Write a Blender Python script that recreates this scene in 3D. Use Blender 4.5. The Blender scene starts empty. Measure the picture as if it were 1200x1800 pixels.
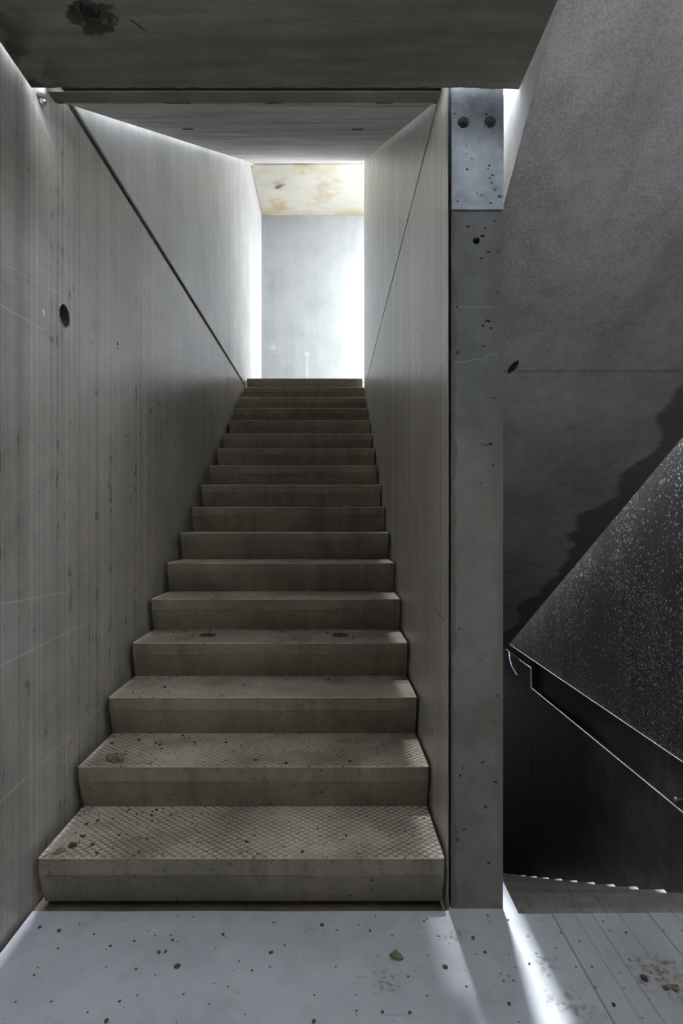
import bpy, bmesh, math, random
from mathutils import Vector, noise
R = random.Random(7)
W = 1.3; A = 0.957; B = 0.1296          # stair width, eye height, riser (the last two in stair widths)
COL = bpy.context.scene.collection

def P(X, d, h): return Vector((X*W, d*W, (h+A)*W))

# ------------------------------------------------------------------ materials
class NT:
    def __init__(s, name):
        s.m = bpy.data.materials.new(name); s.m.use_nodes = True
        s.t = s.m.node_tree; s.t.nodes.clear()
        s.out = s.t.nodes.new('ShaderNodeOutputMaterial'); s.b = s.t.nodes.new('ShaderNodeBsdfPrincipled')
        s.t.links.new(s.b.outputs[0], s.out.inputs[0])
        s.pos = s.t.nodes.new('ShaderNodeNewGeometry').outputs['Position']
    def n(s, typ, ins=(), **kw):
        nd = s.t.nodes.new(typ)
        for k, v in kw.items(): setattr(nd, k, v)
        for k, v in (ins.items() if isinstance(ins, dict) else enumerate(ins)):
            if v is None: continue
            if isinstance(v, bpy.types.NodeSocket): s.t.links.new(v, nd.inputs[k])
            else: nd.inputs[k].default_value = v
        return nd
    def math(s, op, a, b=None, c=None, clamp=False):
        return s.n('ShaderNodeMath', [a, b, c], operation=op, use_clamp=clamp).outputs[0]
    def vmath(s, op, a, b=None):
        nd = s.n('ShaderNodeVectorMath', [a, b], operation=op)
        return nd.outputs['Value'] if op in ('DOT_PRODUCT', 'LENGTH', 'DISTANCE') else nd.outputs[0]
    def noise(s, scale=(1,1,1), sc=1.0, detail=4.0, rough=.55, off=(0,0,0), dist=0.0):
        v = s.n('ShaderNodeMapping', {'Vector': s.pos, 'Scale': scale, 'Location': off}).outputs[0]
        return s.n('ShaderNodeTexNoise', {'Vector': v, 'Scale': sc, 'Detail': detail, 'Roughness': rough, 'Distortion': dist}).outputs['Fac']
    def ramp(s, f, stops, smooth=False):
        nd = s.n('ShaderNodeValToRGB', [f]); e = nd.color_ramp.elements
        while len(e) < len(stops): e.new(.5)
        for i, (p, c) in enumerate(stops):
            e[i].position = p
            e[i].color = (c, c, c, 1) if isinstance(c, (int, float)) else tuple(c)+(1,)
        if smooth: nd.color_ramp.interpolation = 'EASE'
        return nd.outputs[0]
    def rng(s, f, a, b, c=0.0, d=1.0):
        return s.n('ShaderNodeMapRange', [f, a, b, c, d]).outputs[0]
    def mix(s, f, a, b, mode='MIX'):
        nd = s.t.nodes.new('ShaderNodeMix'); nd.data_type = 'RGBA'; nd.blend_type = mode
        for i, v in ((0, f), (6, a), (7, b)):
            if isinstance(v, bpy.types.NodeSocket): s.t.links.new(v, nd.inputs[i])
            elif i == 0: nd.inputs[0].default_value = v
            else: nd.inputs[i].default_value = tuple(v)+(1,) if len(v) == 3 else v
        return nd.outputs[2]
    def line(s, p0, p1, wd):
        """1 on the segment p0-p1, 0 off it (surface marks such as scratches)"""
        d = (p1-p0); L = d.length; d = d/L
        q = s.vmath('SUBTRACT', s.pos, tuple(p0))
        t = s.vmath('DOT_PRODUCT', q, tuple(d))
        t = s.math('MINIMUM', s.math('MAXIMUM', t, 0.0), L)
        c = s.n('ShaderNodeVectorMath', {0: tuple(d), 'Scale': t}, operation='SCALE').outputs[0]
        r = s.vmath('DISTANCE', q, c)
        return s.rng(r, wd, wd*.3)
    def spot(s, p, rad, soft=.5, wob=0.0):
        r = s.vmath('DISTANCE', s.pos, tuple(p))
        if wob: r = s.math('ADD', r, s.rng(s.noise(sc=wob[0], detail=3), .3, .7, -wob[1], wob[1]))
        return s.rng(r, rad, rad*soft)

def concrete(name, c, var=.22, streak=None, rough=.6, spec=.4, bump=.25, grain=220, pits=0.0, pit_scale=28,
             extra=None, wear=1.0, mottle=2.5):
    s = NT(name)
    big = s.noise(sc=mottle, detail=6, rough=.62)
    mid = s.noise(sc=14, detail=5, rough=.6, off=(3,1,7))
    fine = s.noise(sc=grain, detail=3, rough=.7)
    v = s.math('ADD', s.rng(big, .3, .7, 1-var, 1+var), s.rng(mid, .3, .7, -var*.45, var*.45))
    v = s.math('ADD', v, s.rng(fine, .3, .7, -.10*wear, .10*wear))
    h = s.math('ADD', s.math('MULTIPLY', fine, .5), s.math('MULTIPLY', mid, .6))
    rr = s.rng(mid, .3, .7, rough-.04, rough+.04)
    if streak:
        sx, sz, amt = streak
        st = s.noise(scale=sx, sc=1.0, detail=4, rough=.6, dist=.25)
        st2 = s.noise(scale=tuple(a*.22 for a in sx), sc=1.0, detail=4, rough=.6, off=(5,2,0))
        v = s.math('MULTIPLY', v, s.rng(st, .32, .68, 1-amt, 1+amt))
        v = s.math('MULTIPLY', v, s.rng(st2, .35, .65, 1-amt*.6, 1+amt*.6))
        h = s.math('ADD', h, s.math('MULTIPLY', st, sz))
        rr = s.math('ADD', rr, s.rng(st, .3, .7, -.025, .025))
    col = s.n('ShaderNodeVectorMath', {0: c, 'Scale': v}, operation='SCALE').outputs[0]
    if pits:
        vo = s.n('ShaderNodeTexVoronoi', {'Vector': s.pos, 'Scale': pit_scale, 'Randomness': 1.0})
        sel = s.math('GREATER_THAN', s.n('ShaderNodeSeparateColor', [vo.outputs['Color']]).outputs[0], 1-pits)
        sz_ = s.rng(s.n('ShaderNodeSeparateColor', [vo.outputs['Color']]).outputs[1], 0, 1, .05, .17)
        pm = s.math('MULTIPLY', s.math('LESS_THAN', s.math('ADD', vo.outputs['Distance'], s.rng(fine, 0, 1, -.05, .05)), sz_), sel)
        col = s.mix(pm, col, tuple(x*.22 for x in c))
        h = s.math('SUBTRACT', h, s.math('MULTIPLY', pm, 1.6))
    if extra: col, h, rr = extra(s, col, h, rr)
    bp = s.n('ShaderNodeBump', {'Strength': bump, 'Distance': .004, 'Height': h})
    s.t.links.new(bp.outputs[0], s.b.inputs['Normal'])
    s.t.links.new(col, s.b.inputs['Base Color'])
    if isinstance(rr, bpy.types.NodeSocket): s.t.links.new(rr, s.b.inputs['Roughness'])
    s.b.inputs['Specular IOR Level'].default_value = spec
    return s.m

def plain(name, c, rough=.6, metal=0.0):
    s = NT(name)
    n_ = s.noise(sc=60, detail=4)
    col = s.n('ShaderNodeVectorMath', {0: c, 'Scale': s.rng(n_, .3, .7, .7, 1.3)}, operation='SCALE').outputs[0]
    s.t.links.new(col, s.b.inputs['Base Color'])
    bp = s.n('ShaderNodeBump', {'Strength': .4, 'Distance': .003, 'Height': n_}); s.t.links.new(bp.outputs[0], s.b.inputs['Normal'])
    s.b.inputs['Roughness'].default_value = rough; s.b.inputs['Metallic'].default_value = metal
    return s.m

LW = -.745; RW = .2915; RWALL = 1.535     # wall planes, in stair widths
def lw(px, py):                           # point on the left wall measured from the photograph
    w = (580-px)/(-LW); return P(LW, 1000/w, (918-py)/w)
def rw(px, py):
    w = (px-580)/RW; return P(RW, 1000/w, (918-py)/w)
def post_p(px, py): return P((px-580)/709.7, 1.409, (918-py)/709.7)
def floor_p(px, py, h=-A):
    w = (py-918)/(-h); return P((px-580)/w, 1000/w, h)

def ex_left(s, col, h, rr):
    for a, b, wd, k in (((0,535),(80,582),.004,.35), ((0,460),(110,520),.003,.25), ((0,1170),(150,1095),.004,.3),
                        ((0,1062),(120,1040),.004,.25), ((0,1410),(190,1230),.004,.3), ((60,180),(95,260),.008,.35),
                        ((20,410),(100,470),.003,.2)):
        col = s.mix(s.math('MULTIPLY', s.line(lw(*a), lw(*b), wd), k), col, (.75,.75,.72))
    # thin pale lime runs low down, thin dark water runs higher up
    sep = s.n('ShaderNodeSeparateXYZ', [s.pos]).outputs[2]
    run = s.noise(scale=(3, 30, .35), sc=1.0, detail=1.5, rough=.4, off=(0,4,2), dist=.1)
    line_ = s.rng(s.math('ABSOLUTE', s.math('SUBTRACT', run, .5)), .014, .003)
    lo = s.math('MULTIPLY', line_, s.rng(sep, 1.5, .9, 0, .30))
    hi = s.math('MULTIPLY', line_, s.rng(sep, 1.1, 1.6, 0, .22))
    col = s.mix(lo, col, (.62,.60,.56)); col = s.mix(hi, col, (.09,.085,.08))
    # white dab and the dark dribble under the small hole
    col = s.mix(s.math('MULTIPLY', s.spot(lw(77,549), .014, .6, (60,.006)), .8), col, (.8,.8,.78))
    dr = s.line(lw(208,612), lw(212,660), .006)
    col = s.mix(s.math('MULTIPLY', dr, s.rng(s.noise(sc=90, detail=2), .5, .58)), col, (.03,.03,.03))
    return col, h, rr
def ex_right(s, col, h, rr):
    for a, b, wd, k in (((750,668),(783,618),.003,.7), ((750,672),(783,628),.003,.6), ((733,585),(737,660),.008,.5),
                        ((736,1020),(738,1032),.008,.3), ((729,1075),(728,1100),.005,.3), ((755,1190),(757,1240),.005,.3),
                        ((748,1170),(752,1198),.005,.3)):
        col = s.mix(s.math('MULTIPLY', s.line(rw(*a), rw(*b), wd), k), col, (.75,.74,.7))
    for a, b in (((762,1062),(781,1095)), ((764,1072),(780,1090))):
        col = s.mix(s.math('MULTIPLY', s.line(rw(*a), rw(*b), .003), .7), col, (.05,.045,.04))
    return col, h, rr
def ex_post(s, col, h, rr):
    sp = s.n('ShaderNodeSeparateXYZ', [s.pos])
    # hairline crack, level seam, darker water-stained left edge
    wob = s.rng(s.noise(sc=20, detail=3), .3, .7, -.012, .012)
    z = s.math('ADD', sp.outputs[2], wob)
    zc = post_p(0, 630)[2]
    crack = s.rng(s.math('ABSOLUTE', s.math('SUBTRACT', s.math('SUBTRACT', z, zc), s.math('MULTIPLY', s.math('SUBTRACT', sp.outputs[0], .48), .22))), .0022, .0008)
    col = s.mix(s.math('MULTIPLY', crack, .5), col, (.5,.5,.48)); h = s.math('SUBTRACT', h, crack)
    z2 = post_p(0, 540)[2]
    seam = s.rng(s.math('ABSOLUTE', s.math('SUBTRACT', sp.outputs[2], z2)), .0016, .0006)
    col = s.mix(s.math('MULTIPLY', seam, .4), col, (.5,.5,.5))
    edge = s.rng(s.math('ADD', sp.outputs[0], s.rng(s.noise(sc=9, detail=4), .3, .7, -.01, .01)), .405, .398)
    col = s.mix(s.math('MULTIPLY', edge, .6), col, (.07,.055,.04))
    edge2 = s.rng(s.math('ADD', sp.outputs[0], s.rng(s.noise(sc=3, detail=5, off=(0,0,3)), .35, .65, -.03, .03)), .525, .54)
    col = s.mix(s.math('MULTIPLY', edge2, .45), col, (.12,.10,.07))
    # upper part darker and bluer than the foot
    g = s.rng(sp.outputs[2], 1.25, 1.75)
    col = s.mix(g, col, s.mix(1.0, col, (.72,.74,.86), 'MULTIPLY'))
    return col, h, rr
def ex_riser(s, col, h, rr):
    st = s.noise(scale=(9, 1, 1.6), sc=1.0, detail=6, rough=.7, off=(1,9,0))
    col = s.mix(s.rng(st, .5, .68, 0, .6), col, (.10,.085,.055))
    dust = s.noise(sc=55, detail=3, off=(8,1,1))
    col = s.mix(s.rng(dust, .60, .68, 0, .45), col, (.05,.045,.035))
    return col, h, rr
def ex_tread(s, col, h, rr):
    sp = s.n('ShaderNodeSeparateXYZ', [s.pos]); g = .026
    xs = s.math('MULTIPLY', sp.outputs[0], .80)
    a = s.math('ADD', xs, sp.outputs[1]); b = s.math('SUBTRACT', xs, sp.outputs[1])
    m = None
    for q in (a, b):
        f = s.math('PINGPONG', q, g/2)
        l = s.rng(f, .0026, .0010)
        m = l if m is None else s.math('MAXIMUM', m, l)
    keep = s.rng(s.noise(sc=4, detail=4), .38, .52, .35, 1)
    m = s.math('MULTIPLY', m, keep)
    gn = s.t.nodes.new('ShaderNodeNewGeometry').outputs['True Normal']
    m = s.math('MULTIPLY', m, s.math('GREATER_THAN', s.n('ShaderNodeSeparateXYZ', [gn]).outputs[2], .7))
    col = s.mix(s.math('MULTIPLY', m, .85), col, (.06,.05,.035))
    h = s.math('SUBTRACT', h, s.math('MULTIPLY', m, 1.3))
    dirt = s.rng(s.noise(sc=3.5, detail=6, off=(2,8,1)), .5, .68, 0, .6)
    col = s.mix(dirt, col, (.13,.105,.07))
    cr = s.rng(s.noise(sc=75, detail=2, off=(1,2,8)), .66, .70, 0, .9)
    col = s.mix(cr, col, (.03,.027,.02)); h = s.math('ADD', h, cr)
    return col, h, rr
def ex_floor(s, col, h, rr):
    sp = s.n('ShaderNodeSeparateXYZ', [s.pos])
    # board-marked strips on the right half, worn smooth on the left
    right = s.rng(sp.outputs[0], .60, .72)
    for x0, k in ((.705,.9),(.775,.4),(.83,.55),(.915,.4),(1.01,.8),(1.09,.4),(1.16,.6),(1.25,.9),(1.36,.5),(1.47,.8),(1.6,.6),(1.75,.8)):
        l = s.rng(s.math('ABSOLUTE', s.math('SUBTRACT', sp.outputs[0], x0)), .0035, .001)
        l = s.math('MULTIPLY', l, k)
        col = s.mix(s.math('MULTIPLY', l, .8), col, (.08,.08,.08)); h = s.math('SUBTRACT', h, s.math('MULTIPLY', l, .8))
    bd = s.noise(scale=(10, .4, 1), sc=1.0, detail=3, off=(3,0,0))
    col = s.mix(s.math('MULTIPLY', right, s.rng(bd, .35, .65, 0, .35)), col, (.30,.29,.28))
    rust = s.noise(sc=5, detail=6, rough=.7, off=(4,4,1))
    col = s.mix(s.rng(rust, .60, .72, 0, .45), col, (.22,.15,.09))
    for px, py, rad in ((1165,1715,.10), (1010,1765,.07), (960,1700,.04), (680,1720,.05), (800,1640,.03), (1150,1710,.05)):
        m = s.math('MULTIPLY', s.spot(floor_p(px,py), rad, .2, (22,.05)), s.rng(s.noise(sc=60, detail=3), .45, .58))
        col = s.mix(s.math('MULTIPLY', m, .6), col, (.16,.10,.06))
    return col, h, rr
def ex_rsoffit(s, col, h, rr):
    sp = s.n('ShaderNodeSeparateXYZ', [s.pos])
    q = s.math('ADD', sp.outputs[0], s.rng(s.noise(scale=(.3,1,1), sc=2.6, detail=3, rough=.45, off=(0,0,2)), .3, .7, -.10, .10))
    dark_mask = s.rng(q, 1.71, 1.75)
    col = s.mix(s.math('MULTIPLY', dark_mask, .72), col, (.075,.068,.055))
    mould = s.rng(s.noise(scale=(3,.8,.8), sc=1.0, detail=4, off=(5,5,5)), .5, .68, 0, .45)
    mould = s.math('MULTIPLY', mould, s.rng(sp.outputs[2], 1.8, 2.2))
    col = s.mix(mould, col, (.10,.105,.065))
    sl = s.rng(s.math('ABSOLUTE', s.math('SUBTRACT', sp.outputs[1], 2.66)), .012, .002)
    col = s.mix(s.math('MULTIPLY', sl, .35), col, (.05,.05,.05))
    return col, h, rr
def ex_dark(s, col, h, rr):
    # damp black wall with pale specks, thinning out lower down
    sp = s.n('ShaderNodeSeparateXYZ', [s.pos])
    dens = s.noise(scale=(1,1,.7), sc=1.7, detail=4, off=(0,1,0))
    for sc, th in ((24, .17), (45, .22), (80, .28)):
        vo = s.n('ShaderNodeTexVoronoi', {'Vector': s.pos, 'Scale': sc})
        r_ = s.n('ShaderNodeSeparateColor', [vo.outputs['Color']]).outputs[0]
        sel = s.math('GREATER_THAN', s.math('ADD', r_, s.rng(dens, .3, .7, -.28, .26)), .70)
        z = s.math('MULTIPLY', s.math('LESS_THAN', vo.outputs['Distance'], th), sel)
        z = s.math('MULTIPLY', z, s.rng(sp.outputs[2], -.7, .3, .05, 1))
        col = s.mix(z, col, (.9,.91,.93)); h = s.math('ADD', h, s.math('MULTIPLY', z, 1.5))
    gr = s.rng(s.noise(sc=120, detail=3, off=(6,6,6)), .56, .64, 0, .7)
    gr = s.math('MULTIPLY', gr, s.rng(s.math('ADD', sp.outputs[1], s.math('MULTIPLY', sp.outputs[2], -1.4)), 3.6, 5.6, .15, 1))
    col = s.mix(gr, col, (.42,.42,.44)); h = s.math('ADD', h, gr)  # grazing light near the soffit edge painted in as paler grain
    st = s.noise(scale=(1,14,.8), sc=1.0, detail=4, off=(2,2,2))
    col = s.mix(s.rng(st, .45, .7, 0, .5), col, (.012,.011,.010))
    h = s.math('ADD', h, s.math('MULTIPLY', s.noise(sc=130, detail=3), 1.3))
    return col, h, rr
def ex_far_dark(s, col, h, rr):
    sp = s.n('ShaderNodeSeparateXYZ', [s.pos])
    q = s.math('ADD', s.math('MULTIPLY', s.math('SUBTRACT', sp.outputs[1], 5.69), -.0945), -1.03)   # sloping edge, has no effect on the colour
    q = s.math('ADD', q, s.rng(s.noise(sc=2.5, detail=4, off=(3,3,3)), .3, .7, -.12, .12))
    dark_mask = s.math('MULTIPLY', s.rng(s.math('SUBTRACT', q, s.math('MULTIPLY', s.math('SUBTRACT', sp.outputs[1], 4.4), -.35)), 0, .2), .0)
    w2 = s.rng(s.math('ADD', sp.outputs[1], s.rng(s.noise(sc=1.8, detail=4, off=(3,3,3)), .3, .7, -.25, .25)), 3.7, 4.5)  # colour darkens towards the far end, with an uneven border
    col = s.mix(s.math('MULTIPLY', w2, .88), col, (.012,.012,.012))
    vo = s.n('ShaderNodeTexVoronoi', {'Vector': s.pos, 'Scale': 40})
    z = s.math('MULTIPLY', s.math('LESS_THAN', vo.outputs['Distance'], .16), s.math('GREATER_THAN', s.n('ShaderNodeSeparateColor', [vo.outputs['Color']]).outputs[0], .86))
    col = s.mix(s.math('MULTIPLY', z, w2), col, (.6,.6,.62))
    return col, h, rr
def ex_landceil(s, col, h, rr):
    n_ = s.noise(sc=3.2, detail=5, off=(1,1,3))
    col = s.mix(s.rng(n_, .52, .66, 0, .7), col, (.40,.32,.20))
    e = s.n('ShaderNodeSeparateXYZ', [s.pos]).outputs
    for y0 in (5.325*W, 6.19*W):
        m = s.math('MULTIPLY', s.rng(s.math('ABSOLUTE', s.math('SUBTRACT', e[1], y0)), .22, .02), s.rng(n_, .4, .55, 0, .6))
        col = s.mix(m, col, (.42,.33,.19))
    col = s.mix(s.math('MULTIPLY', s.spot(P(-.50,5.65,3.34), .10, .2, (25,.06)), .9), col, (.10,.07,.05))
    col = s.mix(s.math('MULTIPLY', s.spot(P(-.55,6.0,3.34), .20, .3, (8,.12)), .6), col, (.40,.26,.12))
    return col, h, rr
def ex_back(s, col, h, rr):
    for x, z in ((-.62,1.90), (-.25,1.83), (.32,1.845)):
        p = P(x, 6.19, z); p2 = P(x, 6.19, z)
        ring = s.math('MULTIPLY', s.spot(p, .045, .6, (40,.012)), .45)
        col = s.mix(ring, col, (.40,.40,.40))
    col = s.mix(s.math('MULTIPLY', s.line(P(-.25,6.19,1.8), P(-.25,6.19,1.55), .014), .5), col, (.42,.42,.42))
    cl = s.noise(sc=1.6, detail=5, off=(0,2,4))
    return s.mix(s.rng(cl, .4, .65, 0, .12), col, (.32,.325,.325)), h, rr
def ex_ceil(s, col, h, rr):
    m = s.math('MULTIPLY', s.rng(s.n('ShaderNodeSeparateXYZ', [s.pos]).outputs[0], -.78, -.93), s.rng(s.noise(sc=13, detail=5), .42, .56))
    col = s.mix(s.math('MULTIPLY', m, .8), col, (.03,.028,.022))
    col = s.mix(s.math('MULTIPLY', s.spot(P(-.50,1.19,1.06), .062, .8, (18,.03)), .85), col, (.035,.03,.024))
    for a, b in (((-.42,1.20),(-.40,1.225)),):
        col = s.mix(s.line(P(a[0],a[1],1.06), P(b[0],b[1],1.06), .003), col, (.02,.015,.01))
    return col, h, rr
def ex_soffit(s, col, h, rr):
    n_ = s.noise(scale=(1.5,9,9), sc=1.0, detail=6, rough=.7)
    col = s.mix(s.rng(n_, .48, .66, 0, .6), col, (.28,.27,.26))
    return col, h, rr

M = {}
M['left'] = concrete('smooth_streaked_concrete', (.33,.305,.28), var=.22, streak=((3,60,.30), 1.6, .25), rough=.31, spec=.6, bump=.19, extra=ex_left)
M['left_up'] = concrete('pale_panel_concrete', (.58,.58,.58), var=.14, streak=((2,10,.4), .3, .09), rough=.38, spec=.5, bump=.08)
M['right'] = concrete('streaked_warm_concrete', (.50,.465,.43), var=.12, streak=((3,40,.35), .8, .22), rough=.34, spec=.55, bump=.08, extra=ex_right)
M['right_up'] = concrete('pale_streaked_concrete', (.52,.50,.47), var=.14, streak=((3,26,.5), .6, .2), rough=.32, spec=.55, bump=.06)
M['post'] = concrete('pitted_post_concrete', (.145,.143,.125), var=.3, rough=.55, bump=.7, pits=.28, pit_scale=24, extra=ex_post, wear=1.8)
M['block'] = concrete('skylight_tinted_block', (.31,.34,.385), var=.4, rough=.5, bump=.5, pits=.22, pit_scale=34, mottle=6)  # skylight on the block face put into its pale blue-grey colour
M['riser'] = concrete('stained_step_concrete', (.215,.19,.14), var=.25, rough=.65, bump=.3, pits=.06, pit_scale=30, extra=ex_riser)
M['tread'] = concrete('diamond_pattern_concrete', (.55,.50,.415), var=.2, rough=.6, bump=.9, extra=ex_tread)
M['floor'] = concrete('floor_concrete', (.45,.475,.52), var=.14, rough=.45, spec=.5, bump=.25, pits=.4, pit_scale=42, wear=.6, extra=ex_floor)
M['downtread'] = concrete('worn_grey_step_concrete', (.30,.285,.27), var=.3, rough=.7, bump=.5, pits=.2, pit_scale=30, extra=lambda s,c,h,r_: (ex_floor(s,c,h,r_)))
M['ceil'] = concrete('dark_slab_concrete', (.23,.212,.172), var=.15, streak=((2.5,26,26), .9, .2), rough=.75, bump=.8, extra=ex_ceil, wear=2)
M['beam'] = concrete('rough_beam_concrete', (.19,.178,.145), var=.25, rough=.8, bump=.7, pits=.2, pit_scale=60)
M['soffit'] = concrete('stair_soffit_concrete', (.78,.77,.75), var=.14, rough=.8, bump=.9, extra=ex_soffit, wear=1.6)
M['rsoffit'] = concrete('sandy_soffit_concrete', (.42,.40,.385), var=.26, rough=.85, bump=1.0, grain=120, extra=ex_rsoffit, mottle=1.6, wear=2.6)
M['side'] = concrete('white_side_concrete', (.72,.71,.69), var=.12, streak=((2,14,1), .3, .1), rough=.7, bump=.4, pits=.15, pit_scale=26)
M['dark'] = concrete('damp_black_concrete', (.085,.08,.08), var=.4, rough=.42, spec=.6, bump=.9, extra=ex_dark)
M['darkplain'] = concrete('dark_streaked_concrete', (.17,.16,.158), var=.4, streak=((1,12,1.2), .4, .2), rough=.5, bump=.8, extra=ex_far_dark)
M['landceil'] = concrete('rust_stained_ceiling', (.50,.48,.42), var=.08, rough=.8, bump=.3, extra=ex_landceil)
M['back'] = concrete('pale_back_wall', (.235,.24,.245), var=.10, streak=((8,2,.8), .2, .06), rough=.5, bump=.12, extra=ex_back)
M['joint'] = concrete('joint_filler', (.12,.10,.07), var=.35, rough=.9, bump=.9, grain=90)
M['rust'] = plain('rusty_steel', (.10,.055,.03), .7)
M['steel'] = plain('bright_steel', (.6,.6,.6), .35, .8)
M['sleeve'] = plain('grey_plastic_sleeve', (.16,.16,.16), .4)
M['black'] = plain('dark_hollow', (.02,.02,.02), .9)  # black carries the shade of gaps and holes in its colour
M['whitish'] = plain('pale_highlight_and_rim', (.8,.8,.76), .6)  # pale rim colour, also the painted light along the recess edges
M['peb'] = plain('dark_grit', (.075,.065,.05), .85)
M['clod'] = plain('dried_mud', (.19,.165,.11), .95)
M['leaf'] = plain('dry_leaf', (.17,.165,.11), .8)

# ------------------------------------------------------------------ mesh helpers
def obj(name, bm, mat, parent=None, smooth=False):
    me = bpy.data.meshes.new(name)
    bmesh.ops.recalc_face_normals(bm, faces=bm.faces)
    bm.to_mesh(me); bm.free()
    for m in (mat if isinstance(mat, (list, tuple)) else [mat]): me.materials.append(m)
    if smooth:
        for p in me.polygons: p.use_smooth = True
    o = bpy.data.objects.new(name, me); COL.objects.link(o)
    if parent: o.parent = parent
    return o
def tag(o, label=None, cat=None, group=None, kind=None):
    if label: o['label'] = label
    if cat: o['category'] = cat
    if group: o['group'] = group
    if kind: o['kind'] = kind
    return o
def struct(o, label=None):
    o['kind'] = 'structure'
    if label: o['label'] = label
    return o
def empty(name, loc=(0,0,0)):
    o = bpy.data.objects.new(name, None); o.location = loc; o.empty_display_size = .1; COL.objects.link(o); return o
def prism(bm, pts, axis, a, b, mi=0):
    """polygon pts extruded along an axis between a and b (metres)"""
    def mk(u, v, t):
        return {'x': (t,u,v), 'y': (u,t,v), 'z': (u,v,t)}[axis]
    A0 = [bm.verts.new(mk(u,v,a)) for u,v in pts]; B0 = [bm.verts.new(mk(u,v,b)) for u,v in pts]
    fs = [bm.faces.new(A0), bm.faces.new(B0[::-1])]
    n = len(pts)
    for i in range(n): fs.append(bm.faces.new((A0[i], B0[i], B0[(i+1)%n], A0[(i+1)%n])))
    for f in fs: f.material_index = mi
    return fs
def box(bm, X0, X1, d0, d1, h0, h1):
    p, q = P(X0,d0,h0), P(X1,d1,h1)
    return prism(bm, [(p.x,p.y),(q.x,p.y),(q.x,q.y),(p.x,q.y)], 'z', p.z, q.z)
def mbox(bm, x0,x1,y0,y1,z0,z1): return prism(bm, [(x0,y0),(x1,y0),(x1,y1),(x0,y1)], 'z', z0, z1)
def bevel(o, w=.004, seg=2):
    m = o.modifiers.new('bevel', 'BEVEL'); m.width = w; m.segments = seg; m.limit_method = 'ANGLE'; m.angle_limit = math.radians(40)
    return o
def cone_bm(bm, p, direction, r0, r1, L, seg=24, wob=0.0, sq=(1,1), seed=0):
    d = Vector(direction).normalized(); a = d.orthogonal().normalized()
    if abs(d.z) < .9: a = Vector((0,0,1)).cross(d).normalized()
    b = d.cross(a); rr = random.Random(seed)
    j = [1+rr.uniform(-wob, wob) for _ in range(seg)]
    rings = []
    for t, r in ((0,r0),(L,r1)):
        rings.append([bm.verts.new(Vector(p)+d*t+(a*math.cos(2*math.pi*i/seg)*sq[0]+b*math.sin(2*math.pi*i/seg)*sq[1])*r*j[i]) for i in range(seg)])
    bm.faces.new(rings[0][::-1]); bm.faces.new(rings[1])
    for i in range(seg): bm.faces.new((rings[0][i], rings[0][(i+1)%seg], rings[1][(i+1)%seg], rings[1][i]))
def cut(o, builders):
    """cut recesses into o; the cutter geometry is evaluated into the mesh and does not stay in the scene"""
    for fn in builders:
        bm = bmesh.new(); fn(bm); bmesh.ops.recalc_face_normals(bm, faces=bm.faces)
        me = bpy.data.meshes.new('cutter'); bm.to_mesh(me); bm.free()
        c = bpy.data.objects.new('cutter', me); COL.objects.link(c)
        m = o.modifiers.new('cut', 'BOOLEAN'); m.operation = 'DIFFERENCE'; m.object = c; m.solver = 'EXACT'
        dg = bpy.context.evaluated_depsgraph_get(); dg.update()
        new = bpy.data.meshes.new_from_object(o.evaluated_get(dg))
        o.modifiers.remove(m); o.data = new
        bpy.data.objects.remove(c)
    return o
def tube(bm, pts, r, seg=8):
    rings = []
    for i, p in enumerate(pts):
        p = Vector(p); t = (Vector(pts[min(i+1,len(pts)-1)])-Vector(pts[max(i-1,0)])).normalized()
        a = t.orthogonal().normalized(); b = t.cross(a)
        rings.append([bm.verts.new(p+(a*math.cos(6.2832*k/seg)+b*math.sin(6.2832*k/seg))*r) for k in range(seg)])
    for i in range(len(rings)-1):
        for k in range(seg): bm.faces.new((rings[i][k], rings[i][(k+1)%seg], rings[i+1][(k+1)%seg], rings[i+1][k]))
    bm.faces.new(rings[0][::-1]); bm.faces.new(rings[-1])
def ring(name, p, direction, r, t, mat, parent, L=.02, out=.001):
    bm = bmesh.new(); d = Vector(direction).normalized(); a = d.orthogonal().normalized(); b = d.cross(a); seg = 32
    prof = [(r, L), (r, -out), (r+t, -out), (r+t, L)]
    V = [[bm.verts.new(Vector(p)+d*l+(a*math.cos(6.28318*i/seg)+b*math.sin(6.28318*i/seg))*q) for q, l in prof] for i in range(seg)]
    for i in range(seg):
        for k in range(4): bm.faces.new((V[i][k], V[(i+1)%seg][k], V[(i+1)%seg][(k+1)%4], V[i][(k+1)%4]))
    return obj(name, bm, mat, parent, True)

# ------------------------------------------------------------------ setting
LO = -3.6
# floor of the lower landing: stops short of the flight (open gap), runs under the post, meets the flight down
bm = bmesh.new()
pts = [(-.733,-1.3),(1.49,-1.3),(1.49,1.392),(1.2,1.394),(1.0,1.392),(.9,1.396),(.7,1.395),(.462,1.392),(.462,1.56),(.2925,1.56),(.2925,1.405),(.283,1.402),
       (.1,1.4025),(-.1,1.401),(-.3,1.403),(-.5,1.401),(-.733,1.402)]
prism(bm, [(x*W, y*W) for x,y in pts], 'z', -.20, 0)
struct(bevel(obj('floor', bm, M['floor']), .003), 'pale blue-grey concrete floor of the lower landing')

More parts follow.
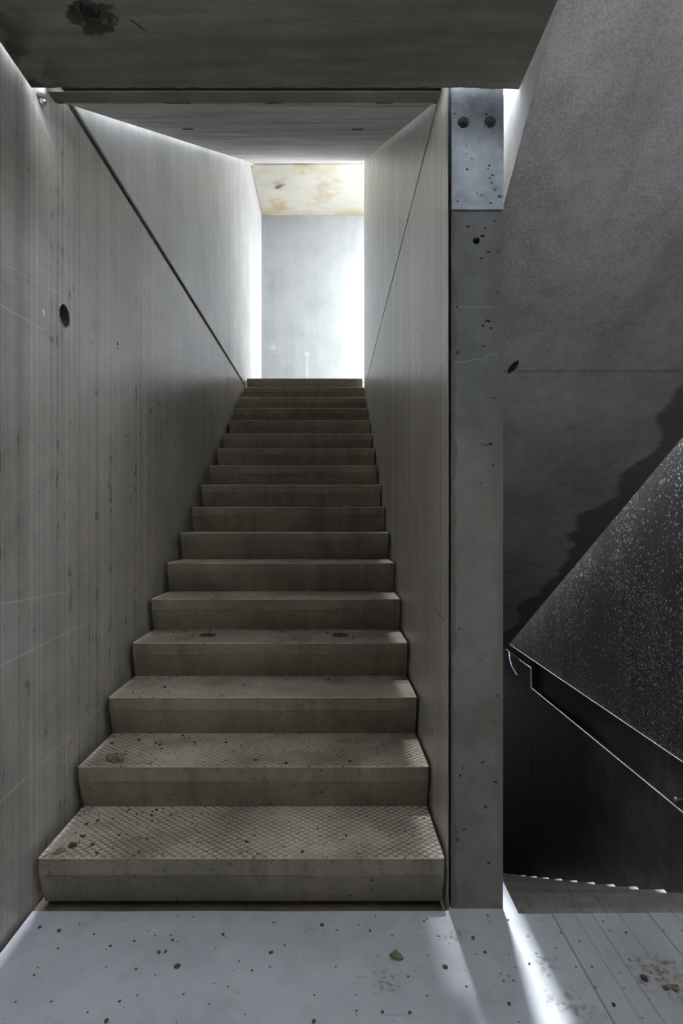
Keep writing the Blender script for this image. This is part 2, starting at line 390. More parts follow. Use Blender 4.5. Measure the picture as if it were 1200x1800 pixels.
# left wall: lower panel, joint, upper panel
bm = bmesh.new(); box(bm, LW-.12, LW, -1.4, 6.5, LO, 1.184)
o = struct(obj('wall_left_lower', bm, M['left']), 'streaked grey concrete wall panel left of the stairs, below the joint')
hp = lw(113,555); sp_ = lw(207,604)
cut(o, [lambda b: cone_bm(b, hp-Vector((.09,0,0)), (1,0,0), .040, .040, .12, 32),
        lambda b: cone_bm(b, sp_-Vector((.03,0,0)), (1,0,0), .007, .009, .04, 10, .2),
        lambda b: cone_bm(b, sp_+Vector((-.02,0,-.02)), (1,0,0), .004, .006, .04, 8, .2)])
bevel(o, .003, 1)
ring('sleeve', hp, (-1,0,0), .036, .004, M['black'], o, .085, .0005)  # sleeve blackened, shade inside the hole put into its colour
ring('sleeve_rim', hp, (-1,0,0), .040, .003, M['sleeve'], o, .01, .002)
bm = bmesh.new(); tube(bm, [hp+Vector((-.07,-.02,-.02)), hp+Vector((-.03,0,-.012)), hp+Vector((-.02,.03,-.02))], .004)
tag(obj('cable_stub', bm, M['black'], o))
bm = bmesh.new(); box(bm, LW-.12, LW, -1.4, 6.5, 1.212, 4.6)
o = struct(obj('wall_left_upper', bm, M['left_up']), 'pale concrete wall panel left of the stairs, above the joint')
cut(o, [lambda b: cone_bm(b, lw(428,340)-Vector((.03,0,0)), (1,0,0), .035, .035, .05, 10, .15, (.35,1)),
        lambda b: cone_bm(b, lw(372,310)-Vector((.03,0,0)), (1,0,0), .008, .008, .05, 8, .2)])
bevel(o, .004, 1)
bm = bmesh.new()
n = 160; z0, z1 = (1.180+A)*W, (1.216+A)*W
for i in range(n):                                  # rough filler in the joint, slightly uneven in depth
    y0 = (-1.3+7.5*i/n)*W; y1 = (-1.3+7.5*(i+1)/n)*W
    k = .008+.004*noise.noise(Vector((i*.7,0,0)))
    mbox(bm, (LW-.08)*W, LW*W-k, y0, y1, z0, z1)
struct(obj('trim_1', bm, M['joint']), 'dark brown joint line along the left wall')

# wall between the flights
def mid_wall(h0, top):
    bm = bmesh.new()
    plan = [(RW,1.409),(.2985,1.428),(.2985,1.502),(.428,1.502),(.428,4.88),(RW,4.88)]
    vs0 = [bm.verts.new(P(x,d,h0)) for x,d in plan]
    vs1 = [bm.verts.new(P(x,d,top(d))) for x,d in plan]
    bm.faces.new(vs0[::-1]); bm.faces.new(vs1)
    for i in range(6): bm.faces.new((vs0[i], vs0[(i+1)%6], vs1[(i+1)%6], vs1[i]))
    return bm
bm = mid_wall(LO, lambda d: 1.131)
o = struct(obj('wall_right_lower', bm, M['right']), 'warm grey concrete wall right of the stairs, below the joint')
cut(o, [lambda b: cone_bm(b, rw(733,580)-Vector((.01,0,0)), (1,0,0), .016, .016, .04, 10, .1, (.3,1))])
bm = mid_wall(1.143, lambda d: .228+.588*d+.12 if d > 1.51 else 1.40)
o = struct(obj('wall_right_upper', bm, M['right_up']), 'pale streaked concrete wall right of the stairs, above the joint')
cut(o, [lambda b: cone_bm(b, rw(711,327)-Vector((.01,0,0)), (1,0,0), .008, .008, .04, 8, .1),
        lambda b: cone_bm(b, rw(712,299)-Vector((.01,0,0)), (1,0,0), .006, .006, .04, 8, .1)])
bm = bmesh.new(); box(bm, RW+.008, .42, 1.44, 4.86, 1.128, 1.146)
struct(obj('trim_2', bm, M['joint']), 'thin dark joint line along the wall right of the stairs')

# ceiling slab over the landing: ragged far edge, short of the left wall
bm = bmesh.new()
N = 90; far = []
for i in range(N+1):
    x = -.728+(.4617+.728)*i/N
    far.append((x*W, (1.388+.0035*noise.noise(Vector((i*.45,2,0)))+(.004 if i > 82 else 0))*W))
near = [(.4617*W, .86*W), (-.728*W, .86*W)]
prism(bm, far+near, 'z', (1.06+A)*W, (1.10+A)*W)
box(bm, -.75, .4617, .86, 1.384, 1.10, 1.20)
o = struct(obj('ceiling', bm, M['ceil']), 'dark concrete ceiling slab over the lower landing')
cp = P(-.50, 1.190, 1.06)
def spall(b):
    cone_bm(b, cp-Vector((0,0,.01)), (0,0,1), .060, .044, .024, 22, .18, (1,.72), 5)
cut(o, [spall, lambda b: cone_bm(b, cp+Vector((-.004,0,.0)), (0,0,1), .026, .024, .10, 16, .08, (1,1), 2)])
bm = bmesh.new(); cone_bm(bm, cp+Vector((-.004,0,.06)), (0,0,1), .025, .025, .02, 16)
obj('spalled_hole', bm, M['rust'], o)
# infill between slab edge and the overhead flight, black for the shade up there
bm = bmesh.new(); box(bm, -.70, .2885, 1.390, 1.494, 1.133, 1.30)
struct(obj('trim_3', bm, M['black']), 'added black infill for the shade between ceiling slab and the flight above')

bm = bmesh.new(); box(bm, -.742, .289, 1.4035, 1.62, -1.10, -.972)  # added dark fill, stands in for the shade in the open gap
struct(obj('trim_7', bm, M['joint']), 'added dark brown fill for the shade in the gap between the landing floor and the lowest step')
# landing at the top of the stairs
bm = bmesh.new(); box(bm, -.744, 2.2, 4.985, 6.19, 1.05, 1.243)
struct(obj('floor_upper_landing', bm, M['side']), 'upper landing floor at the head of the stairs')
bm = bmesh.new()
plan = [(-.744,5.327),(.296,5.327),(.296,4.70),(.95,4.70),(.95,6.19),(-.744,6.19)]
plan = [(x if x < .9 else .68, d) for x,d in plan]
prism(bm, [(x*W,d*W) for x,d in plan], 'z', (3.34+A)*W, (3.60+A)*W)
struct(bevel(obj('ceiling_upper_landing', bm, M['landceil']), .006), 'rust-stained pale ceiling over the upper landing')
bm = bmesh.new(); box(bm, 1.2, 1.35, 4.7, 6.185, 1.25, 4.6)  # unseen wall added to cut the sky light reaching the landing
struct(obj('wall_light_limiter', bm, M['side']), 'unseen wall added right of the upper landing to limit sky light')
bm = bmesh.new(); box(bm, -.75, 2.3, 6.19, 6.35, LO, 4.2)
struct(obj('wall_back', bm, M['back']), 'bright pale wall at the head of the stairs')

# right-hand wall of the flight down: damp black panel above a recess, dark panel below it
def ledge_z(h): return (h+A)*W
bm = bmesh.new(); box(bm, RWALL, RWALL+.14, -1.4, -.60, -1.045, 1.25); box(bm, RWALL, RWALL+.14, -.60, -.2, -.68, 1.25)  # space under the second box is an unseen opening added for fill light
struct(obj('wall_behind_right', bm, M['darkplain']), 'dark wall beside an unseen opening added for light behind the viewpoint')
bm = bmesh.new(); box(bm, RWALL, RWALL+.14, -.2, 6.5, -1.045, 1.25)
o = struct(obj('wall_far_right_upper', bm, M['dark']), 'damp black speckled wall beyond the flight down, above the recess')
wp = P(RWALL, 1000/((1022-580)/RWALL), (918-1010)/((1022-580)/RWALL))
cut(o, [lambda b: cone_bm(b, wp-Vector((.01,0,0)), (1,0,0), .012, .012, .05, 14)])
ring('anchor_rim', wp, (1,0,0), .012, .003, M['whitish'], o, .02, .004)
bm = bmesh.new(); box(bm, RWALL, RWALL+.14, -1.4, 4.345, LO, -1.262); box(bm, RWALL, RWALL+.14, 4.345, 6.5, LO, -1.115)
struct(bevel(obj('wall_far_right_lower', bm, M['darkplain']), .004), 'dark wall beside the flight down, below the recess')
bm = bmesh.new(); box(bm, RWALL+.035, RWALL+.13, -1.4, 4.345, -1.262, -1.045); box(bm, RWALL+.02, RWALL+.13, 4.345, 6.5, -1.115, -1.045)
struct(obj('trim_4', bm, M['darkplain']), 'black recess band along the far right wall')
# white strips put in as the light caught on the recess edges
bm = bmesh.new(); y = RWALL*W
pl = [(y-.002, 1.2*W, ledge_z(-1.262)), (y-.002, 2.6*W, ledge_z(-1.2615)), (y-.002, 4.34*W, ledge_z(-1.262)), (y-.002, 4.345*W, ledge_z(-1.113)), (y-.002, 4.62*W, ledge_z(-1.113))]
for a, b in zip(pl, pl[1:]): tube(bm, [a, b], .0045, 6)
struct(obj('trim_5', bm, M['whitish']), 'thin white strip painted as the light on the lower edge of the recess on the far right wall')
bm = bmesh.new(); tube(bm, [(y-.001, 2.2*W, ledge_z(-1.043)), (y-.001, 3.4*W, ledge_z(-1.045)), (y-.001, 5.2*W, ledge_z(-1.045))], .003, 6)
struct(obj('trim_6', bm, M['whitish']), 'thin pale strip painted as the light on the top edge of the recess on the far right wall')

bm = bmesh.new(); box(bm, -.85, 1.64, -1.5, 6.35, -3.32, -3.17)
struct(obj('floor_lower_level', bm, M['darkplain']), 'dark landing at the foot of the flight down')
bm = bmesh.new(); box(bm, -.87, 1.64, -1.5, -1.3, LO, 1.5)
struct(obj('wall_behind', bm, M['left_up']), 'wall behind the viewpoint')
bm = bmesh.new(); box(bm, .4617, 1.64, -1.4, .44, 1.49, 1.62)
box(bm, -.75, .4617, -1.4, .73, 1.06, 1.2)
struct(obj('ceiling_behind', bm, M['ceil']), 'ceiling slab behind the viewpoint')

# ------------------------------------------------------------------ post at the wall end
post = empty('concrete_post', P(.364, 1.45, -A))
tag(post, 'tall pitted grey-green concrete post standing right of the stair foot', 'post')
def local(o, root):
    o.data.transform(__import__('mathutils').Matrix.Translation(-Vector(root.location))); return o
def part(name, bm, mat, root, label=None, smooth=False):
    o = obj(name, bm, mat, root, smooth); local(o, root)
    if label: o['label'] = label
    return o
hb = (918-370)/711.0
bm = bmesh.new(); box(bm, .2998, .428, 1.409, 1.500, -A, hb-.001)
o = obj('shaft', bm, M['post'])
pp = post_p(837,423)
pitl = [(822,398,4),(853,401,3),(848,415,5),(858,443,4),(846,454,4),(857,565,6),(849,573,4),(862,577,4),(850,609,3),(861,780,6),(846,781,3),(853,783,3),(844,849,3),(866,818,3),
        (808,1363,4),(848,1340,4),(812,1350,3),(870,1375,5),(856,1255,3),(866,1266,4),(845,1160,3),(806,1105,3),(803,540,4),(868,700,3),(866,952,3),(815,1458,4),(858,1517,4)]
bld = [lambda b: cone_bm(b, pp-Vector((0,.01,0)), (0,1,0), .011, .010, .05, 14, .1)]
def pits_(b):
    for i,(x,y_,r) in enumerate(pitl):
        q = post_p(x,y_); rr = r*1.3/1000*1.4*.62
        cone_bm(b, q-Vector((0,.01,0)), (0,1,0), rr*1.3, rr*.7, .018, 9, .3, (1.2,.8), i)
bld.append(pits_)
cut(o, bld); o.parent = post; local(o, post)
bevel(o, .003, 2)
bm = bmesh.new(); box(bm, .2998, .428, 1.403, 1.500, hb+.001, 1.30)
o = obj('upper_block', bm, M['block'])
b1 = P((814-580)/712.8, 1.403, (918-215)/712.8); b2 = P((861.5-580)/712.8, 1.403, (918-214)/712.8)
def blk(x,y_): return P((x-580)/712.8, 1.403, (918-y_)/712.8)
def bolt(c):
    return [lambda b: cone_bm(b, c-Vector((0,.001,0)), (0,1,0), .019, .015, .035, 28),
            lambda b: cone_bm(b, c+Vector((.001,.02,-.004)), (0,1,0), .006, .006, .06, 14)]
def bpits(b):
    for i,(x,y_,r) in enumerate([(799,200,3),(855,201,3.5),(820,270,2.5),(860,291,3),(857,297,3),(865,308,3.5),(861,313,3),(864,321,3),(804,354,3.5),(862,357,4),(877,345,6),(851,224,2),(829,279,2),(838,340,3),(846,343,3)]):
        q = blk(x,y_); rr = r*.0011
        cone_bm(b, q-Vector((0,.01,0)), (0,1,0), rr*1.3, rr*.7, .018, 9, .3, (1.2,.8), i+50)
cut(o, bolt(b1)+bolt(b2)+[bpits]); o.parent = post; local(o, post); bevel(o, .002, 1)
o['label'] = 'block at the head of the post, its skylight painted in as paler blue-grey'
for c in (b1, b2):
    bm = bmesh.new(); cone_bm(bm, c+Vector((.001,.022,-.004)), (0,1,0), .0075, .0075, .006, 18); 
    tube(bm, [c+Vector((.001,.012,-.004)), c+Vector((.001,.03,-.004))], .004, 12)
    s_ = part('bolt', bm, M['rust'], post); s_['label'] = 'rusty bolt sunk in a round hole'

# ------------------------------------------------------------------ stairs
def nose(k): i = k-1; return 1.4045+.2235*i-.0002*i*i
r_ = B*W; und = .032*W; wd = W
def step_body(g, first=False):
    bm = bmesh.new(); t = .004
    g2 = g+und+.004
    prof = [(0,-t),(0,-.343*r_),(.0045,-.350*r_),(.0022,-.357*r_),(und*.55,-.70*r_),(und,-r_+ (0 if not first else 0)),(g2,-r_),(g2,-t)]
    prism(bm, prof, 'x', -wd/2, wd/2)
    return bm
def step_top(g):
    bm = bmesh.new(); prism(bm, [(-.0012,-.0055),(-.0012,-.001),(.0,0),(g+und+.003,0),(g+und+.003,-.004),(.001,-.004)], 'x', -wd/2-.001, wd/2+.001); return bm
GO = .2205*W
SX = -.219
def make_step(root, loc, rot=0, src=None, g=GO, tm='tread'):
    if src is None:
        s = obj('step', step_body(g), M['riser'], root); bevel(s, .0022, 2)
        t = obj('tread', step_top(g), M[tm], s); bevel(t, .0008, 1)
        if tm == 'tread': t['label'] = 'pale step top pressed with a diamond grip pattern'
    else:
        s = src.copy(); COL.objects.link(s); s.parent = root
        for ch in src.children:
            c = ch.copy(); COL.objects.link(c); c.parent = s
    s.location = loc; s.rotation_euler = (0,0,rot)
    return s
stairs = empty('concrete_staircase', P(SX, 1.4045, -A))
tag(stairs, 'concrete staircase rising from the landing between two tall walls', 'staircase')
base = Vector(stairs.location); first = None; steps = []
for k in range(1, 18):
    loc = P(SX, nose(k), -A+B*k)-base
    loc.z -= 0
    s = make_step(stairs, loc, 0, first)
    if first is None: first = s
    steps.append(s)
# sloping slab under the steps
bm = bmesh.new()
d0, d1 = nose(1)+.04, nose(17)+.1
q = [(d0*W, -.003*0-.004), ((nose(17)+.25)*W, (-A+B*16+A)*W-.003), ((nose(17)+.25)*W, (B*16)*W-.20), ((d0+.30)*W, -.20), (d0*W, -.20)]
# follows the underside of the steps
prism(bm, [(y-base.y, z-base.z) for y,z in [((nose(1)+.16)*W,.06), ((nose(17)+.245)*W, B*15.6*W), ((nose(17)+.245)*W, B*15.6*W-.15), ((nose(1)+.40)*W,-.10), ((nose(1)+.16)*W,-.10)]], 'x', -wd/2+.012, wd/2-.012)
o = obj('waist_slab', bm, M['riser'], stairs)
# lifting sockets on the fourth step
for X in (-.475, .040):
    c = P(X, 2.205, -A+4*B)
    t = steps[3]; off = c-base-Vector(t.location)
    bm = bmesh.new(); seg = 28
    rad = [(.0, .0015),(.012,.0015),(.018,.004),(.026,.001),(.031,.0045),(.038,.005),(.044,.0004)]
    prev = [bm.verts.new(off+Vector((0,0,.0015)))]
    rings_ = []
    for q_, z in rad[1:]:
        rings_.append([bm.verts.new(off+Vector((math.cos(6.28318*i/seg)*q_*R.uniform(.96,1.04), math.sin(6.28318*i/seg)*q_*R.uniform(.96,1.04), z))) for i in range(seg)])
    for i in range(seg):
        bm.faces.new((prev[0], rings_[0][i], rings_[0][(i+1)%seg]))
        for a in range(len(rings_)-1): bm.faces.new((rings_[a][i], rings_[a+1][i], rings_[a+1][(i+1)%seg], rings_[a][(i+1)%seg]))
    o = obj('lifting_socket', bm, M['rust'], t, True); o['label'] = 'round rusty socket in the fourth step'

# flight going down on the right
SX2 = .967
down = empty('concrete_staircase', P(SX2, 1.40, -A))
tag(down, 'concrete staircase dropping away beside the post into the dark', 'staircase')
base2 = Vector(down.location); f2 = None
for k in range(1, 18):
    loc = P(SX2, 1.395+.2215*k, -.967-.1296*k)-base2
    s = make_step(down, loc, math.pi, f2, tm='downtread')
    if f2 is None: f2 = s
bm = bmesh.new()
prism(bm, [(y*W-base2.y, z) for y,z in [(1.41,-.19),(1.41,-.36),(5.0,(-.1296*17)*W-.33),(5.13,(-.1296*17)*W-.19)]], 'x', -wd/2+.012, wd/2-.012)
obj('waist_slab', bm, M['riser'], down)

# flight overhead above the stairs (soffit seen from below)
up = empty('overhead_staircase', P(-.226, 1.5, 1.131))
tag(up, 'pale underside of a concrete flight rising overhead above the stairs', 'staircase')
bu = Vector(up.location)
bm = bmesh.new(); nx = 60; x0, x1 = -.718, .280
# ragged lower lip then the sloping soffit
fr = []
top = [(5.322,3.72),(1.60,1.60)]
rowA, rowB, rowC, rowD, rowE = [], [], [], [], []
for i in range(nx+1):
    X = x0+(x1-x0)*i/nx
    j = -.0025+.004*noise.noise(Vector((i*.55,0,4)))
    if 17 <= i <= 20 or 33 <= i <= 35 or 51 <= i <= 53: j += .009
    rowB.append(bm.verts.new(P(X, 1.5405+j, .228+.588*(1.5405+j)+.001)-bu))
    rowC.append(bm.verts.new(P(X, 5.322, 3.357)-bu))
    rowD.append(bm.verts.new(P(X, 5.322, 3.50)-bu))
    rowE.append(bm.verts.new(P(X, 1.5405+j, 1.24)-bu))
rows = [rowB, rowC, rowD, rowE]
for a in range(4):
    ra, rb = rows[a], rows[(a+1)%4]
    for i in range(nx): bm.faces.new((ra[i], ra[i+1], rb[i+1], rb[i]))
bm.faces.new([r[0] for r in rows]); bm.faces.new([r[-1] for r in rows][::-1])
o = obj('soffit', bm, M['soffit'], up)
bm = bmesh.new(); 
rA, rB2, rC2, rD2 = [], [], [], []
for i in range(nx+1):
    X = -.741+(.288+.741)*i/nx
    j = .002*noise.noise(Vector((i*.6,7,4)))
    rA.append(bm.verts.new(P(X, 1.495+j, 1.131+.0008*noise.noise(Vector((i*.9,7,4))))-bu)); rB2.append(bm.verts.new(P(X, 1.5335+j, 1.131+.001*noise.noise(Vector((i*.9,3,4))))-bu))
    rC2.append(bm.verts.new(P(X, 1.5335, 1.5)-bu)); rD2.append(bm.verts.new(P(X, 1.495, 1.5)-bu))
rows = [rA, rB2, rC2, rD2]
for a in range(4):
    ra, rb = rows[a], rows[(a+1)%4]
    for i in range(nx): bm.faces.new((ra[i], ra[i+1], rb[i+1], rb[i]))
bm.faces.new([r[0] for r in rows]); bm.faces.new([r[-1] for r in rows][::-1])
bm2 = bmesh.new(); q0, q1 = P(-.741,1.52,1.137)-bu, P(.288,1.545,1.45)-bu; mbox(bm2, q0.x,q1.x,q0.y,q1.y,q0.z,q1.z); obj('gap_shade_filler', bm2, M['black'], up)  # added black box, darkens the gap and keeps the sky out
o = obj('bearing_beam', bm, M['beam'], up); o['label'] = 'rough brown-grey level strip at the foot of the flight overhead'
for X in (-.5525, .106):
    c = P(X, 2.21, .228+.588*2.21)-bu
    bm = bmesh.new(); cone_bm(bm, c+Vector((0,0,-.003)), (0,-.507,.862), .028, .028, .004, 12, .25, (1,.25), int(X*100))
    o = obj('chipped_mark', bm, M['black'], up)

# flight overhead on the right (its underside and its lit side)
rt = empty('overhead_staircase', P(.966, 2.5, .275))
tag(rt, 'dark sandy underside of a concrete flight slanting down past the post on the right', 'staircase')
br = Vector(rt.location)
def rs(d): return 1.75-.59*d
bm = bmesh.new()
prism(bm, [(d*W, (h+A)*W) for d,h in [(.45,rs(.45)),(5.35,rs(5.35)),(5.35,rs(5.35)+.22),(.45,rs(.45)+.32)]], 'x', .465*W, 1.467*W)
for f in bm.faces:
    c = f.calc_center_median()
    f.material_index = 1 if abs(c.x-.465*W) < 1e-4 else 0
o = obj('soffit', bm, [M['rsoffit'], M['side']])
def slot(b):
    p0 = P(.6535, 2.031, rs(2.031))
    n_ = Vector((0,.508,.861)); t_ = Vector((-.25,.85,-.5)).normalized()
    sA = t_.cross(n_).normalized()
    t_ = n_.cross(sA).normalized()
    seg = 20; rg = []
    for L in (-.01, .05):
        rg.append([b.verts.new(p0+n_*L+t_*(.042*math.cos(6.283*i/seg)*(1+.1*math.sin(i*2.1)))+sA*(.018*math.sin(6.283*i/seg))) for i in range(seg)])
    b.faces.new(rg[0]); b.faces.new(rg[1][::-1])
    for i in range(seg): b.faces.new((rg[0][i], rg[0][(i+1)%seg], rg[1][(i+1)%seg], rg[1][i]))
cut(o, [slot]); o.parent = rt; local(o, rt); bevel(o, .004, 2)
bm = bmesh.new(); p0 = P(.6535, 2.031, rs(2.031)); n_ = Vector((0,.508,.861)); t_ = Vector((-.25,.85,-.5)).normalized(); sA = t_.cross(n_).normalized(); t_ = n_.cross(sA).normalized(); vs = [bm.verts.new(p0+n_*L+t_*(.0425*math.cos(6.283*i/20))+sA*(.0183*math.sin(6.283*i/20))) for L in (.006,.045) for i in range(20)]
bm.faces.new(vs[:20]); bm.faces.new(vs[20:][::-1]); [bm.faces.new((vs[i], vs[(i+1)%20], vs[20+(i+1)%20], vs[20+i])) for i in range(20)]; part('slot_shade_liner', bm, M['black'], rt)  # added black liner, shade inside the slot put into colour

# ------------------------------------------------------------------ small fittings
c = lw(70,178)
a_ = empty('anchor_bolt', c); tag(a_, 'small bright bolt on the left wall where it meets the ceiling slab', 'bolt')
bm = bmesh.new(); tube(bm, [(0,0,0),(.022,0,0)], .007, 12); obj('bolt_shank', bm, M['steel'], a_, True)
bm = bmesh.new(); cone_bm(bm, (.006,0,0), (1,0,0), .013, .013, .008, 6); obj('nut', bm, M['steel'], a_)
# chipped cast-in tube above the bolt
bm = bmesh.new(); c2 = lw(66,160)+Vector((.012,.0,0)); tube(bm, [c2+Vector((0,0,-.015)), c2+Vector((0,0,.12))], .016, 20)
tag(obj('conduit', bm, M['soffit'], None, True), 'short pale pipe stub at the left end of the ceiling joint', 'pipe')
# hooked strip and stud on the far right wall
bm = bmesh.new(); X = RWALL
def fw(px, py): 
    w = (px-580)/RWALL; v = P(RWALL, 1000/w, (918-py)/w); v.x -= .006; return v
pts_ = [fw(892,1142), fw(895,1146), fw(896,1158), fw(900,1171), fw(905,1180), fw(909,1186)]
tube(bm, pts_, .006, 6)
tag(obj('bent_strap', bm, M['steel'], None, True), 'thin bent metal strap hanging at the left end of the wall recess', 'strap')
s_ = empty('wall_stud', fw(1188,1405)+Vector((.04,0,0))); tag(s_, 'small shiny stud in the recess of the far right wall', 'stud')
bm = bmesh.new(); tube(bm, [(0,0,0),(-.035,0,0)], .006, 10); obj('pin', bm, M['steel'], s_, True)
bm = bmesh.new(); cone_bm(bm, (-.042,0,0), (1,0,0), .014, .014, .007, 14); obj('pin_head', bm, M['steel'], s_, True)
bm = bmesh.new(); c = P(.2865, 4.80, 1.115); mbox(bm, c.x-.014, c.x+.004, c.y-.02, c.y+.02, c.z-.07, c.z+.015)
tag(bevel(obj('wooden_wedge', bm, M['rust']), .003), 'small brown wedge beside the top step at the right wall', 'wedge')

# ------------------------------------------------------------------ debris
def rock(seed, r, flat=.6):
    bm = bmesh.new(); bmesh.ops.create_icosphere(bm, subdivisions=2, radius=1)
    for v in bm.verts:
        v.co *= 1+.45*noise.noise(v.co*1.3+Vector((seed*3.1,0,0)))
        v.co = Vector((v.co.x*1.2, v.co.y*.9, v.co.z*flat))*r
    zmin = min(v.co.z for v in bm.verts)
    for v in bm.verts: v.co.z -= zmin+.05*r
    return bm
protos = [rock(i, 1.0) for i in range(5)]; meshes = []
for i, b_ in enumerate(protos):
    me = bpy.data.meshes.new('pebble'); b_.to_mesh(me); b_.free(); me.materials.append(M['peb'])
    meshes.append(me)
def pebble(loc, r, label, group):
    o = bpy.data.objects.new('pebble', meshes[R.randrange(5)]); COL.objects.link(o)
    o.location = loc; o.scale = (r,r,r); o.rotation_euler = (0,0,R.uniform(0,6.28))
    tag(o, label, 'pebble', group); return o
FL = 'small dark pebble lying on the pale landing floor'
for px,py,s_ in [(104,1637,3),(70,1631,3),(140,1626,1.6),(102,1668,2),(194,1664,2.4),(236,1655,2),(279,1675,3),(291,1674,2.5),(239,1704,2),(60,1715,2),(392,1644,2.5),(481,1622,1.6),(443,1707,2),(500,1662,1.6),
     (210,1761,2),(187,1796,3.5),(551,1797,3),(552,1750,1.5),(400,1735,1.5),(154,1780,1.5),(303,1654,2.5),(165,1643,2),(650,1637,2),(660,1610,1.6),(672,1780,2.5),(720,1781,2.5),(717,1717,1.8),
     (745,1620,1.8),(857,1610,2),(852,1675,2.5),(893,1618,2),(895,1765,2.5),(930,1695,2),(1078,1768,3),(1018,1655,1.6),(1100,1640,1.8),(1040,1700,1.6),(985,1640,1.6),(1060,1620,1.6),(340,1612,1.6),(420,1690,1.5),(590,1700,1.5),(820,1735,1.6)]:
    pebble(floor_p(px,py), s_*1.3/900*1.15, FL, 'dark pebbles scattered on the landing floor')
for px,py,s_,lb in [(312,1700,5,'largest dark flake on the landing floor left of centre, nearest the camera'),(566,1627,4,'dark pebble on the landing floor close to the middle of the lowest step'),
                 (476,1676,4,'dark splinter on the landing floor below the centre of the stairs'),(782,1701,4.5,'dark pebble on the landing floor between the olive leaf and the post'),
                 (1132,1722,6,'largest black stone on the landing floor at far right'),(1169,1738,4.5,'small black stone beside the largest one at far right'),(831,1650,4,'dark pebble on the floor in front of the post')]:
    pebble(floor_p(px,py), s_*1.3/900, lb, None)
# crumbs on the treads
ordn = ['first','second','third','fourth','fifth','sixth','seventh','eighth','ninth']
def tread_pt(k, X, t): return P(X, nose(k)+t*(nose(k+1)-nose(k)), -A+B*k)
for k, n_ in ((1,46),(2,40),(3,28),(4,20),(5,12),(6,10),(7,5),(8,4),(9,3)):
    for _ in range(n_):
        X = SX+R.uniform(-.49,.49); 
        if R.random() < .45: X = SX-R.uniform(.25,.49)
        t = R.uniform(.03,1.05) if R.random() < .7 else R.uniform(.75,1.1)
        pebble(tread_pt(k,X,t), R.choice((.002,.0026,.0032,.004,.0058)), 'dark crumb of grit lying on the %s step' % ordn[k-1], 'grit on the %s step' % ordn[k-1])
def clump(name, c, pieces, r, mat, label, cat, seed, flat=.55):
    rr = random.Random(seed); bm = bmesh.new()
    for i in range(pieces):
        b2 = rock(seed*17+i, r*rr.uniform(.3,.7), flat); 
        a = rr.uniform(0,6.28); q = rr.uniform(0,1)**.6*r*1.3
        me = bpy.data.meshes.new('t'); b2.to_mesh(me); b2.free(); me.transform(__import__('mathutils').Matrix.Translation((math.cos(a)*q, math.sin(a)*q*.8, rr.uniform(0,.25)*r)))
        bm.from_mesh(me); bpy.data.meshes.remove(me)
    o = obj(name, bm, mat); o.location = c; tag(o, label, cat); return o
clump('mud_clod', floor_p(202,1337,-A+2*B), 26, .019, M['clod'], 'brown crumbly clod at the left end of the second step', 'clod', 3, .8)
clump('mud_clod', floor_p(104,1497,-A+B), 12, .013, M['clod'], 'flat pale mud patch at the front left corner of the first step', 'clod', 5, .3)
clump('mud_clod', floor_p(130,1487,-A+B), 9, .011, M['peb'], 'dark little clod behind the pale mud patch on the first step', 'clod', 6, .7)
clump('mud_clod', floor_p(146,1472,-A+B), 6, .009, M['peb'], 'small dark clod furthest back on the left of the first step', 'clod', 8, .7)
clump('mud_clod', floor_p(1185,1738), 6, .012, M['clod'], 'brown mud crumbs at the right edge of the landing floor', 'clod', 9, .4)
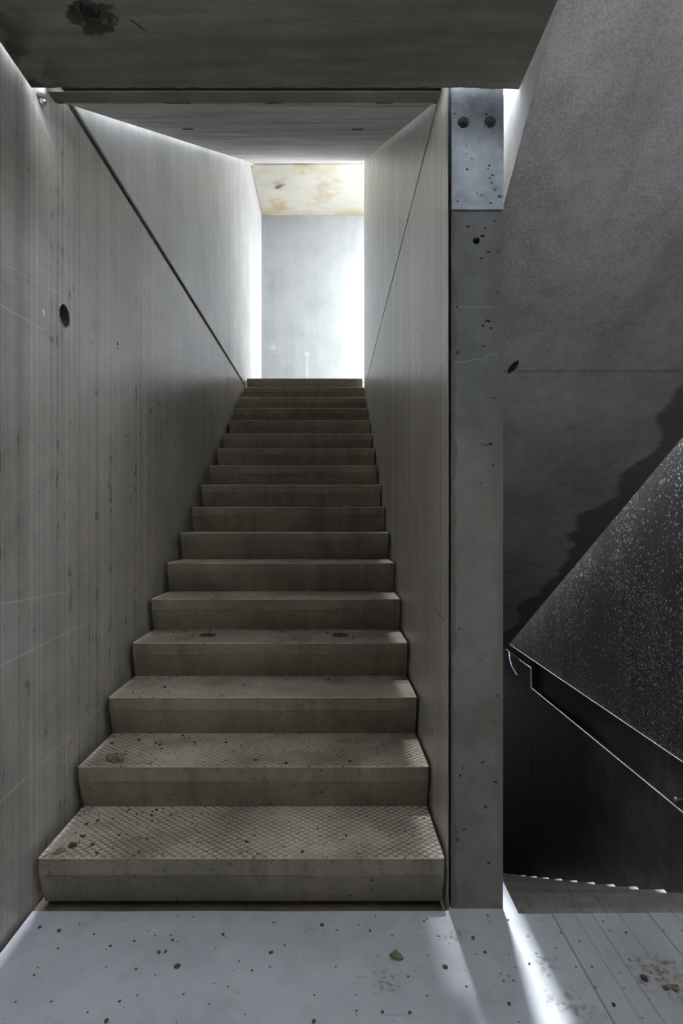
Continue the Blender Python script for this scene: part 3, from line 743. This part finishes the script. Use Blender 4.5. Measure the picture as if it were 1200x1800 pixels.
# dry leaf on the floor
bm = bmesh.new(); n1, n2 = 10, 5; g_ = []
for i in range(n1+1):
    u = i/n1; row = []
    for j in range(n2+1):
        v = j/n2*2-1; wdt = .018*math.sin(math.pi*min(1,u*.97+.02))**.7*(1+.25*math.sin(u*19))
        row.append(bm.verts.new((u*.05-.025, v*wdt, .004+.012*abs(v)*math.sin(u*3.1)+.006*math.sin(u*6)+.003*math.sin(j*2+i))))
    g_.append(row)
for i in range(n1):
    for j in range(n2): bm.faces.new((g_[i][j], g_[i+1][j], g_[i+1][j+1], g_[i][j+1]))
o = obj('dry_leaf', bm, M['leaf'], None, True); o.location = floor_p(697,1683); o.rotation_euler = (0,0,-.3); o.scale = (.8,.8,.5)
m = o.modifiers.new('thick','SOLIDIFY'); m.thickness = .0015
tag(o, 'crumpled olive leaf on the landing floor in front of the stairs', 'leaf')
# twig bits on steps
bm = bmesh.new(); tube(bm, [(0,0,.003),(.02,.004,.006),(.035,-.002,.004)], .0022, 6)
o = obj('twig', bm, M['leaf']); o.location = tread_pt(7, -.43, .02); tag(o, 'tiny twig on the front edge of the seventh step', 'twig')

# ------------------------------------------------------------------ camera, light
cam = bpy.data.cameras.new('camera'); co = bpy.data.objects.new('camera', cam); COL.objects.link(co)
co.location = (0, 0, A*W); co.rotation_euler = (math.pi/2, 0, 0)
cam.sensor_fit = 'HORIZONTAL'; cam.sensor_width = 36; cam.lens = 30; cam.shift_x = 20/1200; cam.shift_y = 18/1200; cam.clip_start = .05
sc = bpy.context.scene; sc.camera = co
w = bpy.data.worlds.new('sky'); sc.world = w; w.use_nodes = True
nt = w.node_tree; nt.nodes['Background'].inputs[0].default_value = (.88,.94,1.0,1); nt.nodes['Background'].inputs[1].default_value = 18
sun = bpy.data.lights.new('sun', 'SUN'); so = bpy.data.objects.new('sun', sun); COL.objects.link(so)
dv = Vector((-.010, -1/5.3, -1)); so.rotation_euler = dv.to_track_quat('-Z', 'Y').to_euler(); so.location = (0,3,9)
sun.energy = 7; sun.angle = math.radians(2.0); sun.color = (.93,.96,1)
sc.view_settings.view_transform = 'Standard'; sc.view_settings.look = 'None'; sc.view_settings.gamma = 1
sc.view_settings.use_curve_mapping = False; sc.view_settings.exposure = 0.55
sc.cycles.max_bounces = 16; sc.cycles.diffuse_bounces = 12; sc.cycles.glossy_bounces = 6
